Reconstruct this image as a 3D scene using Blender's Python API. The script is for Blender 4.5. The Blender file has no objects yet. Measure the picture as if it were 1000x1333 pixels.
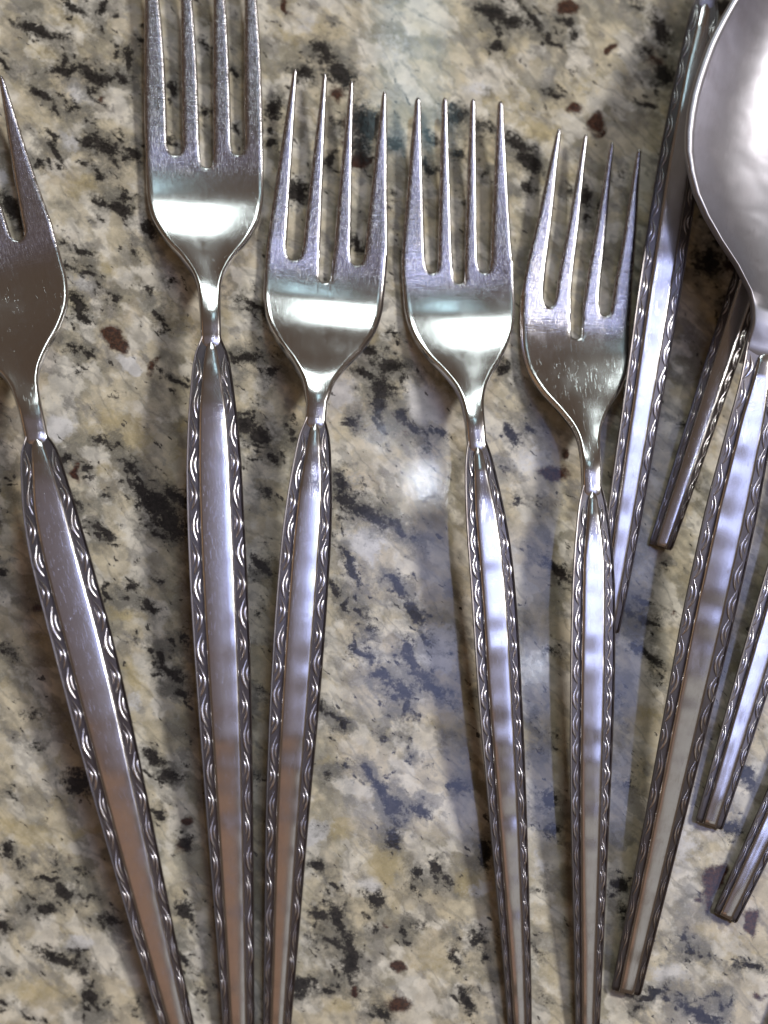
import bpy, math, random
import numpy as np
from mathutils import Vector, Matrix

random.seed(7)
rng = np.random.default_rng(11)
SC = bpy.context.scene
COL = SC.collection
MM = 0.001

# ------------------------------------------------------------------ camera
CAM = np.array((-0.050, -0.090, 0.4070))          # looks at the origin on the counter
cd = bpy.data.cameras.new('camera')
cam = bpy.data.objects.new('camera', cd)
COL.objects.link(cam)
cam.location = CAM
_F = Vector(-CAM).normalized()                     # forward; the photo's up is the world's +Y
_R = _F.cross(Vector((0, 1, 0))).normalized()
_U = _R.cross(_F)
cam.rotation_euler = Matrix((_R, _U, -_F)).transposed().to_euler()
DIST = float(np.linalg.norm(CAM))
cd.sensor_fit = 'HORIZONTAL'
cd.sensor_width = 36.0
cd.lens = 36.0 * DIST / (1000 / 6.0 * MM)
cd.clip_start = 0.01
cd.clip_end = 20
cd.dof.use_dof = True
cd.dof.focus_distance = DIST - 0.006
cd.dof.aperture_fstop = 12.0
SC.camera = cam

# ------------------------------------------------------------------ light
w = bpy.data.worlds.new('World'); SC.world = w; w.use_nodes = True
bg = w.node_tree.nodes['Background']
bg.inputs[0].default_value = (0.105, 0.074, 0.053, 1)
bg.inputs[1].default_value = 1.0

def area(name, loc, target, sx, sy, radiance, col):
    d = bpy.data.lights.new(name, 'AREA')
    d.shape = 'RECTANGLE'; d.size = sx; d.size_y = sy
    d.energy = radiance * math.pi * sx * sy
    d.color = col
    o = bpy.data.objects.new(name, d); COL.objects.link(o)
    o.location = loc
    o.rotation_euler = (Vector(target) - Vector(loc)).to_track_quat('-Z', 'Y').to_euler()
    return o

area('key_lamp', (0.98, 0.34, 1.22), (0, 0, 0), 0.24, 0.24, 88.0, (1.0, 0.98, 0.95))
area('window', (0.065, 1.27, 1.08), (0.03, 0.0, 0.0), 0.26, 0.50, 11.0, (0.86, 1.0, 1.0))
area('skylight', (0.228, 0.92, 1.60), (0.228, 0.92, 0.0), 0.08, 0.30, 4.2, (0.58, 0.88, 1.0))
area('ceiling_glow', (0.10, 0.155, 1.76), (0.10, 0.155, 0.0), 1.7, 0.79, 0.10, (0.76, 0.74, 1.0))
area('ceiling_panel', (0.50, 0.12, 1.74), (0.50, 0.12, 0.0), 1.0, 0.60, 0.18, (0.80, 0.82, 1.0))
for k, y in enumerate((0.42, 0.30, 0.18, 0.06)):
    area('fixture_tube', (0.46, y, 1.6), (0.46, y, 0.0), 0.60, 0.090, (1.6, 3.2, 3.8, 3.2)[k], (0.46, 0.55, 1.0))
for k, y in enumerate((-0.06, -0.18)):
    area('fixture_tube', (0.62, y, 1.6), (0.62, y, 0.0), 0.28, 0.090, 2.0, (0.46, 0.55, 1.0))
area('added_warm_glow', (-0.16, -0.38, 1.25), (-0.16, -0.38, 0), 0.56, 0.30, 0.21, (1.0, 0.56, 0.36))  # added area light standing in for orange-brown cabinets mirrored in the lower handles
area('added_rear_fill', (0.45, -0.50, 1.30), (0.45, -0.50, 0), 0.55, 0.40, 0.36, (0.92, 0.95, 0.92))  # added dim fill that greys the lower handle ends; no known source
area('added_side_fill', (-1.2, 0.2, 0.75), (0, 0, 0), 0.5, 0.4, 0.35, (1.0, 0.60, 0.32))  # added dim warm fill for the orange edge on left-facing bevels
for i, (x, y, r, e) in enumerate(((0.236, 0.384, 0.013, 0.50), (0.19, 0.432, 0.008, 0.07), (0.354, 0.186, 0.009, 0.14))):
    d = bpy.data.lights.new('fixture_bulb', 'POINT'); d.energy = e; d.shadow_soft_size = r; d.color = (0.85, 0.9, 1.0)
    o = bpy.data.objects.new('fixture_bulb', d); COL.objects.link(o); o.location = (x, y, 1.58)

SC.view_settings.view_transform = 'Standard'
SC.view_settings.look = 'None'
SC.view_settings.exposure = 0.0
SC.view_settings.gamma = 1.0

# ------------------------------------------------------------------ pixel of the photograph -> point at height z
_R, _U, _F = np.array(_R), np.array(_U), np.array(_F)
def at(px, py, z=0.0):
    a = (px - 500) / 6.0 * MM / DIST
    b = (666.5 - py) / 6.0 * MM / DIST
    d = _F + a * _R + b * _U
    t = (z - CAM[2]) / d[2]
    return CAM + t * d

def pchip(xs, ys):
    xs = np.asarray(xs, float); ys = np.asarray(ys, float)
    h = np.diff(xs); dl = np.diff(ys) / h
    m = np.zeros_like(ys)
    m[0] = dl[0]; m[-1] = dl[-1]
    for i in range(1, len(xs) - 1):
        if dl[i-1] * dl[i] > 0:
            w1 = 2*h[i] + h[i-1]; w2 = h[i] + 2*h[i-1]
            m[i] = (w1 + w2) / (w1 / dl[i-1] + w2 / dl[i])
    def f(x):
        x = np.asarray(x, float)
        i = np.clip(np.searchsorted(xs, x) - 1, 0, len(xs) - 2)
        t = (x - xs[i]) / h[i]
        return ((2*t**3 - 3*t**2 + 1) * ys[i] + (t**3 - 2*t**2 + t) * h[i] * m[i]
                + (-2*t**3 + 3*t**2) * ys[i+1] + (t**3 - t**2) * h[i] * m[i+1])
    return f

def smooth_spline(xs, ys):
    # natural-looking cubic (Catmull-Rom tangents, non uniform)
    xs = np.asarray(xs, float); ys = np.asarray(ys, float)
    m = np.gradient(ys, xs)
    h = np.diff(xs)
    def f(x):
        x = np.asarray(x, float)
        i = np.clip(np.searchsorted(xs, x) - 1, 0, len(xs) - 2)
        t = (x - xs[i]) / h[i]
        return ((2*t**3 - 3*t**2 + 1) * ys[i] + (t**3 - 2*t**2 + t) * h[i] * m[i]
                + (-2*t**3 + 3*t**2) * ys[i+1] + (t**3 - t**2) * h[i] * m[i+1])
    return f

# ------------------------------------------------------------------ node helpers
def new_mat(name):
    m = bpy.data.materials.new(name); m.use_nodes = True
    nt = m.node_tree; nt.nodes.clear()
    out = nt.nodes.new('ShaderNodeOutputMaterial')
    b = nt.nodes.new('ShaderNodeBsdfPrincipled')
    nt.links.new(b.outputs[0], out.inputs[0])
    return m, nt, b
class N:
    def __init__(s, nt): s.nt = nt
    def lk(s, v, inp):
        if hasattr(v, 'is_linked') or hasattr(v, 'links'): s.nt.links.new(v, inp)
        else: inp.default_value = v
    def math(s, op, a, b=None, c=None, clamp=False):
        n = s.nt.nodes.new('ShaderNodeMath'); n.operation = op; n.use_clamp = clamp
        s.lk(a, n.inputs[0])
        if b is not None: s.lk(b, n.inputs[1])
        if c is not None: s.lk(c, n.inputs[2])
        return n.outputs[0]
    def noise(s, vec, scale, detail=3, rough=0.5, dist=0.0):
        n = s.nt.nodes.new('ShaderNodeTexNoise'); s.lk(vec, n.inputs['Vector'])
        n.inputs['Scale'].default_value = scale; n.inputs['Detail'].default_value = detail
        n.inputs['Roughness'].default_value = rough; n.inputs['Distortion'].default_value = dist
        return n.outputs['Fac'], n.outputs['Color']
    def voro(s, vec, scale, feature='F1', rnd=1.0):
        n = s.nt.nodes.new('ShaderNodeTexVoronoi'); s.lk(vec, n.inputs['Vector']); n.feature = feature
        n.inputs['Scale'].default_value = scale; n.inputs['Randomness'].default_value = rnd
        return n.outputs['Distance'], n.outputs['Color'] if feature != 'DISTANCE_TO_EDGE' else None
    def mapping(s, vec, loc=(0,0,0), rot=(0,0,0), scale=(1,1,1)):
        n = s.nt.nodes.new('ShaderNodeMapping'); s.lk(vec, n.inputs[0])
        n.inputs[1].default_value = loc; n.inputs[2].default_value = rot; n.inputs[3].default_value = scale
        return n.outputs[0]
    def turned(s, vec, ang, scale, loc=(0,0,0)):
        return s.mapping(s.mapping(vec, loc=loc, rot=(0, 0, ang)), scale=scale)
    def step(s, v, lo, hi, a=0.0, b=1.0):
        n = s.nt.nodes.new('ShaderNodeMapRange'); n.interpolation_type = 'SMOOTHSTEP'
        s.lk(v, n.inputs[0]); n.inputs[1].default_value = lo; n.inputs[2].default_value = hi
        n.inputs[3].default_value = a; n.inputs[4].default_value = b
        return n.outputs[0]
    def mix(s, fac, a, b):
        n = s.nt.nodes.new('ShaderNodeMix'); n.data_type = 'RGBA'
        s.lk(fac, n.inputs[0]); s.lk(a, n.inputs[6]); s.lk(b, n.inputs[7])
        return n.outputs[2]
    def attr(s, name):
        n = s.nt.nodes.new('ShaderNodeAttribute'); n.attribute_name = name
        return n.outputs['Fac']
    def bump(s, h, strength, dist, normal=None):
        n = s.nt.nodes.new('ShaderNodeBump'); s.lk(h, n.inputs['Height'])
        n.inputs['Strength'].default_value = strength; n.inputs['Distance'].default_value = dist
        if normal is not None: s.nt.links.new(normal, n.inputs['Normal'])
        return n.outputs[0]
    def coord(s, kind):
        return s.nt.nodes.new('ShaderNodeTexCoord').outputs[kind]

def C(r, g, b): return (r, g, b, 1.0)

# ------------------------------------------------------------------ steel (uv in mm: u along the piece, v across it)
def steel(name, base, rough, wear=False, tarnish=0.35, streak=0.5, ripple=0.0):
    m, nt, b = new_mat(name); n = N(nt)
    uv = nt.nodes.new('ShaderNodeUVMap').outputs[0]
    oi = nt.nodes.new('ShaderNodeObjectInfo').outputs['Random']
    off = nt.nodes.new('ShaderNodeVectorMath'); off.operation = 'ADD'
    cmb = nt.nodes.new('ShaderNodeCombineXYZ'); n.lk(n.math('MULTIPLY', oi, 50.0), cmb.inputs[0]); n.lk(n.math('MULTIPLY', oi, 31.0), cmb.inputs[1])
    nt.links.new(uv, off.inputs[0]); nt.links.new(cmb.outputs[0], off.inputs[1])
    uvo = off.outputs[0]
    brush, _ = n.noise(n.mapping(uvo, scale=(0.22, 7.0, 1)), 1.0, 4, 0.6)
    brush2, _ = n.noise(n.mapping(uvo, scale=(0.05, 14.0, 1)), 1.0, 2, 0.5)
    blot, _ = n.noise(uvo, 0.22, 4, 0.6)
    fine, _ = n.noise(uvo, 3.0, 3, 0.6)
    r = n.math('ADD', rough - 0.06, n.math('MULTIPLY', brush, 0.10))
    r = n.math('ADD', r, n.math('MULTIPLY', n.step(blot, 0.45, 0.75), 0.07))
    col = n.mix(n.math('MULTIPLY', n.step(blot, 0.40, 0.75), tarnish), C(*base), C(base[0]*0.72, base[1]*0.66, base[2]*0.64))
    col = n.mix(n.math('MULTIPLY', n.step(brush2, 0.52, 0.72), 0.22), col, C(base[0]*0.6, base[1]*0.58, base[2]*0.58))
    h = n.math('ADD', n.math('MULTIPLY', brush, streak), n.math('MULTIPLY', fine, 0.12))
    nrm = n.bump(h, 0.35, 0.000009)
    if ripple:
        rp, _ = n.noise(n.mapping(uvo, scale=(0.14, 0.10, 1)), 1.0, 1, 0.4, 0.3)
        nrm = n.bump(rp, 1.0, ripple, nrm)
    # hairline scratches and specks
    sc1, _ = n.noise(n.mapping(uvo, rot=(0, 0, 0.35), scale=(0.35, 9.0, 1)), 1.0, 1, 0.4, 0.4)
    sc2, _ = n.noise(n.mapping(uvo, rot=(0, 0, -0.22), scale=(0.30, 8.0, 1)), 1.0, 1, 0.4, 0.3)
    scr = n.math('MAXIMUM', n.step(sc1, 0.69, 0.76), n.step(sc2, 0.70, 0.77))
    if wear:
        wa = n.attr('wear')
        wn, _ = n.noise(n.mapping(uvo, scale=(2.4, 2.4, 1)), 1.0, 4, 0.7)
        wv, _ = n.noise(n.mapping(uvo, scale=(3.2, 0.30, 1)), 1.0, 3, 0.6, 0.4)
        wl, _ = n.noise(n.mapping(uvo, rot=(0, 0, 0.06), scale=(0.5, 6.0, 1)), 1.0, 3, 0.7)
        hh = n.math('SUBTRACT', n.math('ADD', n.math('MULTIPLY', wn, 0.35), n.math('MULTIPLY', wv, 1.0)), 0.78)
        nrm = n.bump(n.math('MULTIPLY', hh, wa), 0.8, 0.00007, nrm)
        col = n.mix(n.math('MULTIPLY', wa, n.step(wl, 0.42, 0.62, 0.75, 0.0)), col, C(base[0]*0.5, base[1]*0.48, base[2]*0.5))
        r = n.math('ADD', r, n.math('MULTIPLY', wa, n.math('MULTIPLY', n.step(wl, 0.45, 0.7), 0.16)))
    nrm = n.bump(n.math('MULTIPLY', scr, -1.0), 0.5, 0.000007, nrm)
    b.inputs['Metallic'].default_value = 1.0
    n.lk(col, b.inputs['Base Color']); n.lk(r, b.inputs['Roughness']); n.lk(nrm, b.inputs['Normal'])
    b.inputs['Anisotropic'].default_value = 0.25
    return m
M_HEAD = steel('steel_head', (0.66, 0.645, 0.64), 0.17, wear=True)
M_PANEL = steel('steel_panel', (0.66, 0.65, 0.66), 0.165)
M_SCROLL = steel('steel_scroll', (0.62, 0.60, 0.60), 0.20, tarnish=0.8)
M_BODY = steel('steel_antiqued', (0.155, 0.142, 0.142), 0.34, tarnish=0.8)
M_BOWL = steel('steel_bowl', (0.43, 0.42, 0.455), 0.42, streak=1.6, ripple=0.00030)

# ------------------------------------------------------------------ countertop
DARK = [  # x, y, length, width, angle, strength (photo pixels)
(56,39,65,10,20,1),(95,9,30,9,30,1),(135,12,16,11,80,1),(131,38,20,4,80,.8),(165,78,30,11,80,1),(164,102,14,9,0,1),(185,50,10,8,0,1),
(88,92,38,12,-10,1),(82,78,20,8,80,.9),(122,98,36,14,30,1),(140,106,12,9,0,1),(118,117,14,5,80,.9),(53,120,30,8,30,1),(75,139,18,6,50,.9),
(6,83,18,8,30,1),(97,139,14,8,20,.9),(117,160,24,6,40,.7),(115,185,18,12,20,1),(135,190,30,15,40,1),(145,210,18,8,40,.8),(156,181,10,7,0,1),
(172,200,30,10,30,1),(69,196,28,8,60,1),(51,214,16,6,60,.9),(130,230,13,10,0,1),(132,265,16,10,20,1),(155,272,30,12,10,1),(164,257,10,9,0,1),
(193,300,22,8,50,1),(17,275,46,14,60,1),(107,328,16,9,10,1),(80,314,8,6,0,.8),(172,328,12,8,70,.8),
(100,398,34,14,50,1),(108,411,24,10,40,1),(88,348,20,6,20,.9),(110,358,25,5,20,.9),(127,373,14,6,50,.9),(146,394,12,8,50,.9),(190,375,22,7,35,.8),
(219,369,6,6,0,.9),(210,408,14,7,30,.9),(214,427,5,5,0,.9),(96,455,22,8,0,.8),(112,462,12,7,30,.9),(230,500,26,6,20,1),(153,513,12,6,50,.7),
(99,483,9,4,60,.8),(130,572,20,10,25,.8),(152,578,8,5,60,1),(82,598,16,11,20,1),(112,608,9,5,-20,1),(169,609,22,8,40,1),(172,628,10,8,30,.9),
(185,640,26,11,50,1),(205,657,44,24,30,1),(230,648,30,14,20,1),(97,655,16,10,40,.9),(136,643,6,6,0,.9),(136,691,24,10,30,1),(115,678,12,7,30,.8),
(220,682,44,24,50,1),(207,700,26,8,20,.9),(168,762,14,8,-10,1),(138,776,17,9,60,1),(161,778,6,6,0,.9),(192,791,22,9,35,1),(207,757,12,9,0,.7),
(221,838,12,10,0,1),(241,833,12,9,0,.9),(210,858,16,9,50,1),(225,878,28,14,40,1),(238,904,22,10,40,1),(175,827,11,4,80,.8),(198,986,30,12,30,1),
(2,744,14,12,0,1),(8,846,24,14,20,.7),(42,931,36,16,10,.6),(48,976,12,5,20,.8),(102,1017,34,24,10,1),(220,1010,26,14,20,1),(207,1062,11,11,0,1),
(242,1100,20,14,30,.9),(7,1109,17,11,20,1),(25,1125,12,6,60,.8),(60,1145,26,9,5,1),(82,1160,26,13,10,1),(112,1165,26,5,20,.8),(59,1182,22,11,25,1),
(37,1185,10,7,50,.8),(142,1198,24,13,0,.9),(3,1205,14,16,0,1),(78,1246,46,13,25,1),(99,1240,17,9,60,.9),(108,1268,12,6,40,.9),(118,1295,22,12,60,1),
(132,1312,18,7,60,.9),(115,1316,14,8,10,1),(41,1325,14,10,10,.9),(3,1306,10,10,0,.9),(110,1137,10,8,0,.8),(75,1121,8,6,0,.9),(242,1187,28,18,30,1),
(180,1312,6,6,0,.9),(10,1268,9,5,-20,.9),(15,1033,5,5,0,.8),
(422,70,30,13,40,1),(441,97,30,18,40,1),(395,95,28,12,20,1),(355,143,22,20,70,1),(352,185,10,10,0,1),(478,160,40,32,60,1),(470,190,30,24,60,.9),
(440,160,22,20,0,.7),(512,185,14,18,80,.9),(387,250,22,24,0,1),(427,208,14,8,20,.9),(560,222,16,9,60,1),(510,250,8,8,0,.8),(555,180,24,8,35,1),
(582,142,11,8,30,1),(462,318,18,12,60,1),(435,30,20,9,20,.5),(505,75,18,8,80,.35),(540,95,12,9,60,.35),(543,30,9,14,0,.3),
(641,16,40,12,15,1),(665,28,26,14,20,1),(692,22,38,8,45,1),(722,54,32,5,40,1),(737,28,9,9,0,1),(746,48,18,8,60,.9),(648,63,18,9,25,1),(651,40,8,8,0,.9),
(723,121,18,13,25,1),(842,135,24,8,15,1),(842,66,28,9,10,.8),(862,39,44,18,60,.9),(863,99,22,15,30,1),(832,6,20,8,20,.8),(596,153,20,16,50,1),
(629,162,30,12,20,.7),(674,189,44,10,25,1),(688,209,36,13,50,1),(687,246,18,11,70,1),(596,198,18,16,0,.9),(762,255,28,14,85,1),(761,282,14,7,80,1),
(740,249,8,7,0,.8),(812,231,18,13,60,.6),(626,222,6,6,0,.9),(655,330,16,10,50,.5),(602,258,12,10,0,.6),
(477,452,26,12,40,1),(510,477,36,16,5,1),(475,485,24,9,30,1),(497,505,34,22,70,.95),(495,527,40,12,85,.95),(499,555,14,9,80,1),(522,540,15,10,70,1),
(536,557,24,9,30,1),(512,434,17,5,5,1),(572,565,20,6,30,.9),(454,549,14,6,30,1),(460,556,12,7,60,.7),(525,500,11,6,80,.9),(555,590,14,8,60,.6),
(460,478,26,16,30,.55),(440,628,20,13,70,1),(447,648,28,16,30,1),(472,665,50,14,20,1),(492,675,28,16,20,1),(522,687,26,9,40,.9),(472,630,16,12,60,.6),
(535,700,18,8,50,.6),(455,738,46,12,62,1),(510,757,22,9,10,.9),(550,722,14,8,30,.5),(436,705,8,6,0,.7),(440,675,14,10,0,.6),(515,767,30,11,45,1),(542,797,32,12,55,1),(450,789,17,8,45,1),
(466,798,16,5,30,.8),(480,819,20,13,50,.8),(472,847,26,9,35,1),(497,877,18,11,30,1),(525,897,22,15,40,1),(530,920,24,8,85,1),(512,907,11,8,80,1),
(508,890,24,14,20,.7),(530,842,22,12,70,1),(538,863,28,12,60,1),(553,882,20,9,50,.9),(565,897,40,12,15,1),(587,917,20,7,45,.7),(552,832,14,5,80,.8),
(584,848,6,5,0,.8),(421,917,15,9,60,1),(433,931,20,5,45,.9),(445,943,17,12,60,1),(432,768,8,7,0,1),(500,962,13,9,-30,.7),(535,962,13,9,45,.7),(562,1000,10,6,0,.7),
(478,1004,16,6,40,.9),(496,1022,32,13,45,1),(510,1047,26,15,70,1),(425,1011,9,8,0,.8),(450,1001,9,7,0,.8),(544,1056,32,12,25,.9),(595,1025,14,10,60,1),
(606,1028,14,14,0,.7),(536,986,7,5,0,.9),(515,1072,30,14,60,.7),(512,1093,18,14,70,1),(413,1129,14,9,0,1),(438,1152,13,6,40,.9),(487,1171,20,16,60,1),
(570,1128,22,10,75,1),(547,1137,17,7,80,1),(541,1157,11,4,80,.9),(580,1148,24,9,70,.7),(442,1200,44,15,75,1),(454,1246,58,18,82,1),(419,1194,24,18,30,.9),
(405,1222,30,12,10,.6),(430,1225,24,8,30,.9),(390,1281,24,22,0,1),(425,1290,18,7,10,1),(438,1283,9,6,0,.9),(590,1246,24,10,60,.9),(608,1305,34,15,60,1),(631,1246,10,9,0,1),
(625,1220,26,12,0,1),(544,1209,34,14,0,.6),(631,1116,30,14,75,1),(487,1209,12,7,70,.8),(525,1215,8,7,0,.9),(417,1077,12,4,10,.7),(495,1318,18,15,50,.9),(470,1292,12,6,50,.8),
(665,566,22,13,45,1),(689,557,17,6,40,1),(654,479,11,7,10,1),(672,479,8,5,30,.6),(672,654,13,12,60,.8),(727,742,44,12,35,.9),(659,610,20,7,50,.7),(705,655,6,6,0,.7),(690,712,30,5,40,.5),
(838,780,26,7,15,1),(843,811,22,10,25,1),(820,800,14,12,20,.8),(852,803,28,9,10,.6),(838,849,38,8,38,1),(859,878,28,4,50,.8),(832,818,9,6,0,.7),(867,736,5,5,0,.9),
(955,1080,20,14,40,1),(975,1010,14,18,0,1),(895,1235,15,12,0,.9),(975,1257,28,9,5,1),(850,1295,36,10,-10,1),(912,1320,54,14,30,1),(935,1312,13,8,80,.9),
(931,1291,7,6,0,1),(915,1242,11,6,60,.8),(830,1310,14,8,10,.9),(807,1152,20,16,0,1),(885,1222,5,5,0,.9),(872,1290,6,5,0,.9),(889,1297,6,5,0,.9),(955,1303,6,5,0,.8),(855,1250,9,7,0,.5),
(320,465,34,16,5,.9),(352,486,16,14,30,.9),(305,463,14,6,15,.9),(330,400,26,9,35,1),(342,412,14,12,60,.9),(310,388,12,10,0,.7),(320,552,30,18,10,1),(340,568,26,12,40,1),
(333,547,6,9,0,1),(378,567,10,9,0,1),(371,556,7,5,60,.9),(355,595,12,10,60,.9),(330,600,16,8,0,.8),(343,515,6,5,60,.7),(305,500,18,10,60,.5),
(340,735,30,16,40,1),(335,800,22,12,60,.7),(338,900,26,14,60,.6),(335,1010,24,12,40,.6),(345,640,18,12,20,.8),(240,1250,20,10,40,.9),(262,1290,16,10,20,.8),(226,1230,12,8,10,.7),
(800,905,26,14,40,.6),(700,930,18,12,40,.5),(690,990,20,12,40,.5),(712,1040,24,14,30,.9),(720,1080,20,14,60,.9),(715,850,26,12,10,.8),(720,960,14,10,0,.7),(705,1160,10,6,0,.8),
(815,940,20,10,40,.5),(820,1020,18,14,40,.7),(700,1240,26,6,40,.7),(715,1300,30,6,40,.6),(815,1190,16,14,40,.7),
(222,115,14,10,80,1),(222,188,12,9,0,.9),(265,150,16,9,60,.9),(305,90,14,8,60,.9),(268,60,14,6,40,.8),(310,170,14,9,80,.9),(900,560,26,14,30,.8),(905,630,22,12,40,.6),(925,340,40,30,30,.9)]
BROWN = [(147,436,22,18,20,1),(156,448,18,14,20,1),(201,476,32,13,-60,.8),(205,466,14,10,0,.7),(100,618,26,9,80,.9),(47,791,18,16,0,.7),(244,1067,16,14,0,1),(240,1102,26,17,0,.8),
(60,1145,22,8,5,.6),(95,1117,26,8,-20,.6),(370,10,18,11,60,1),(472,206,26,13,0,1),(455,160,20,34,0,.7),(440,120,20,18,0,.8),(445,185,18,16,0,.6),(738,9,22,18,0,1),(752,144,20,12,20,1),
(776,160,20,14,-60,1),(782,172,14,9,-60,.9),(796,64,11,8,0,1),(855,84,44,18,40,.7),(852,62,24,10,10,.6),(518,1258,17,12,30,1),(516,1306,27,22,0,1),(463,1290,10,9,60,.9),(590,1240,16,9,60,.7),
(721,614,34,19,10,1),(734,592,10,9,0,.9),(726,742,34,12,35,.8),(876,797,12,8,60,.7),(925,1152,46,20,-72,1),(937,1137,24,13,-80,1),(905,1177,12,10,0,.8),(921,1180,18,9,-80,.9),(977,1198,30,13,80,1),
(526,565,14,8,20,.6),(604,1030,16,12,0,.7),(502,1203,10,8,0,.7),(455,1165,8,8,0,.6),(595,835,10,20,0,.4),(134,128,12,10,0,.7),(102,1006,20,14,0,.6),(142,1198,16,8,0,.5),(440,90,16,16,0,.5),
(355,150,12,18,0,.6),(545,1190,10,8,0,.5),(520,1265,8,14,70,.6),(780,1010,18,40,70,.3),(990,1300,16,10,0,.8),(480,1160,8,6,0,.4),(812,226,12,9,0,.6)]
WHITE = [(570,845,44,36,70,1),(555,525,50,40,0,.8),(442,512,40,30,0,.7),(475,708,46,34,40,.7),(110,373,36,24,30,.6),(168,475,26,14,40,1),(75,560,26,36,70,.8),(105,120,44,24,40,.6),
(88,185,44,20,40,.5),(165,915,30,44,60,.5),(405,1085,26,44,70,.7),(480,1152,26,18,20,.6),(430,930,30,26,0,.5),(510,60,60,60,0,.4),(625,1160,30,20,0,.6),(880,1100,50,60,0,.6),(870,1270,50,30,0,.6),
(625,115,40,20,0,.5),(460,620,34,20,0,.4),(400,40,30,20,0,.4),(105,1228,30,18,0,.7),(120,1300,26,20,0,.3),(690,600,40,50,60,.5),(400,25,40,30,0,.4),(840,740,40,40,0,.4),(650,1180,20,30,0,.5),(700,1120,14,40,0,.5)]
YELLOW = [(60,70,60,26,20,.6),(95,28,60,16,25,.7),(108,240,36,22,0,.8),(140,345,36,22,20,.6),(160,560,60,40,20,.8),(135,610,30,16,0,.6),(160,800,30,14,0,.7),(175,880,50,18,60,.6),(35,1085,70,24,20,.9),
(120,1080,12,40,80,.8),(60,1000,50,14,-20,.5),(50,1290,60,30,0,.6),(60,650,30,60,0,.4),(375,45,50,20,20,.6),(660,130,70,40,0,.5),(700,170,60,24,20,.7),(770,110,60,30,0,.5),(740,230,24,16,0,.5),(500,1130,36,46,60,.8),
(440,1080,24,26,0,.8),(430,990,40,16,0,.5),(565,940,22,20,0,.5),(540,760,40,18,0,.7),(520,980,18,20,0,.5),(560,1250,50,40,0,.5),(445,1310,40,20,0,.6),(610,1150,30,26,0,.9),(455,855,40,24,40,.5),(475,555,14,10,0,.5),
(595,80,20,20,0,.3),(945,1220,50,30,0,.5),(910,1210,20,16,0,.6),(840,930,30,60,70,.5),(60,830,20,70,80,.5),(590,330,20,30,0,.3),(480,435,24,20,0,.7),(400,520,20,30,0,.5),(245,550,20,40,80,.5),(225,420,24,60,80,.5)]

def blobs(lst, X, Y, warp):
    out = np.zeros_like(X)
    for (x, y, L, W, a, s) in lst:
        R = max(L, W) * 1.6
        m = (np.abs(X - x) < R + 8) & (np.abs(Y - y) < R + 8)
        if not m.any(): continue
        c, si = math.cos(math.radians(a)), math.sin(math.radians(a))
        dx = X[m] + warp[0][m] - x; dy = Y[m] + warp[1][m] - y
        u = (dx * c + dy * si) / (0.5 * L); v = (-dx * si + dy * c) / (0.5 * W)
        q = np.sqrt(u*u + v*v)
        val = s * np.clip(1.43 - 0.60 * q, 0, 1.2)
        out[m] = np.maximum(out[m], val)
    return out

def smoke(lst, X, Y, warp):
    keep = np.ones_like(X)
    for (x, y, L, W, a, s) in lst:
        R = max(L, W) + 40
        m = (np.abs(X - x) < R) & (np.abs(Y - y) < R)
        if not m.any(): continue
        c, si = math.cos(math.radians(a)), math.sin(math.radians(a))
        dx = X[m] + 1.4 * warp[0][m] - x; dy = Y[m] + 1.4 * warp[1][m] - y
        u = (dx * c + dy * si) / (0.5 * L + 9); v = (-dx * si + dy * c) / (0.5 * W + 8)
        keep[m] *= 1 - 0.72 * s * np.exp(-(u*u + v*v) * 0.55)
    return 1 - keep

def val_noise(X, Y, cell, seed):
    r = np.random.default_rng(seed); G = r.random((300, 300))
    x = X / cell + 100; y = Y / cell + 100
    xi = np.floor(x).astype(int); yi = np.floor(y).astype(int)
    fx = x - xi; fy = y - yi
    fx = fx*fx*(3-2*fx); fy = fy*fy*(3-2*fy)
    g = lambda i, j: G[np.mod(i, 300), np.mod(j, 300)]
    return (g(xi,yi)*(1-fx)*(1-fy) + g(xi+1,yi)*fx*(1-fy) + g(xi,yi+1)*(1-fx)*fy + g(xi+1,yi+1)*fx*fy) - 0.5

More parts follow.
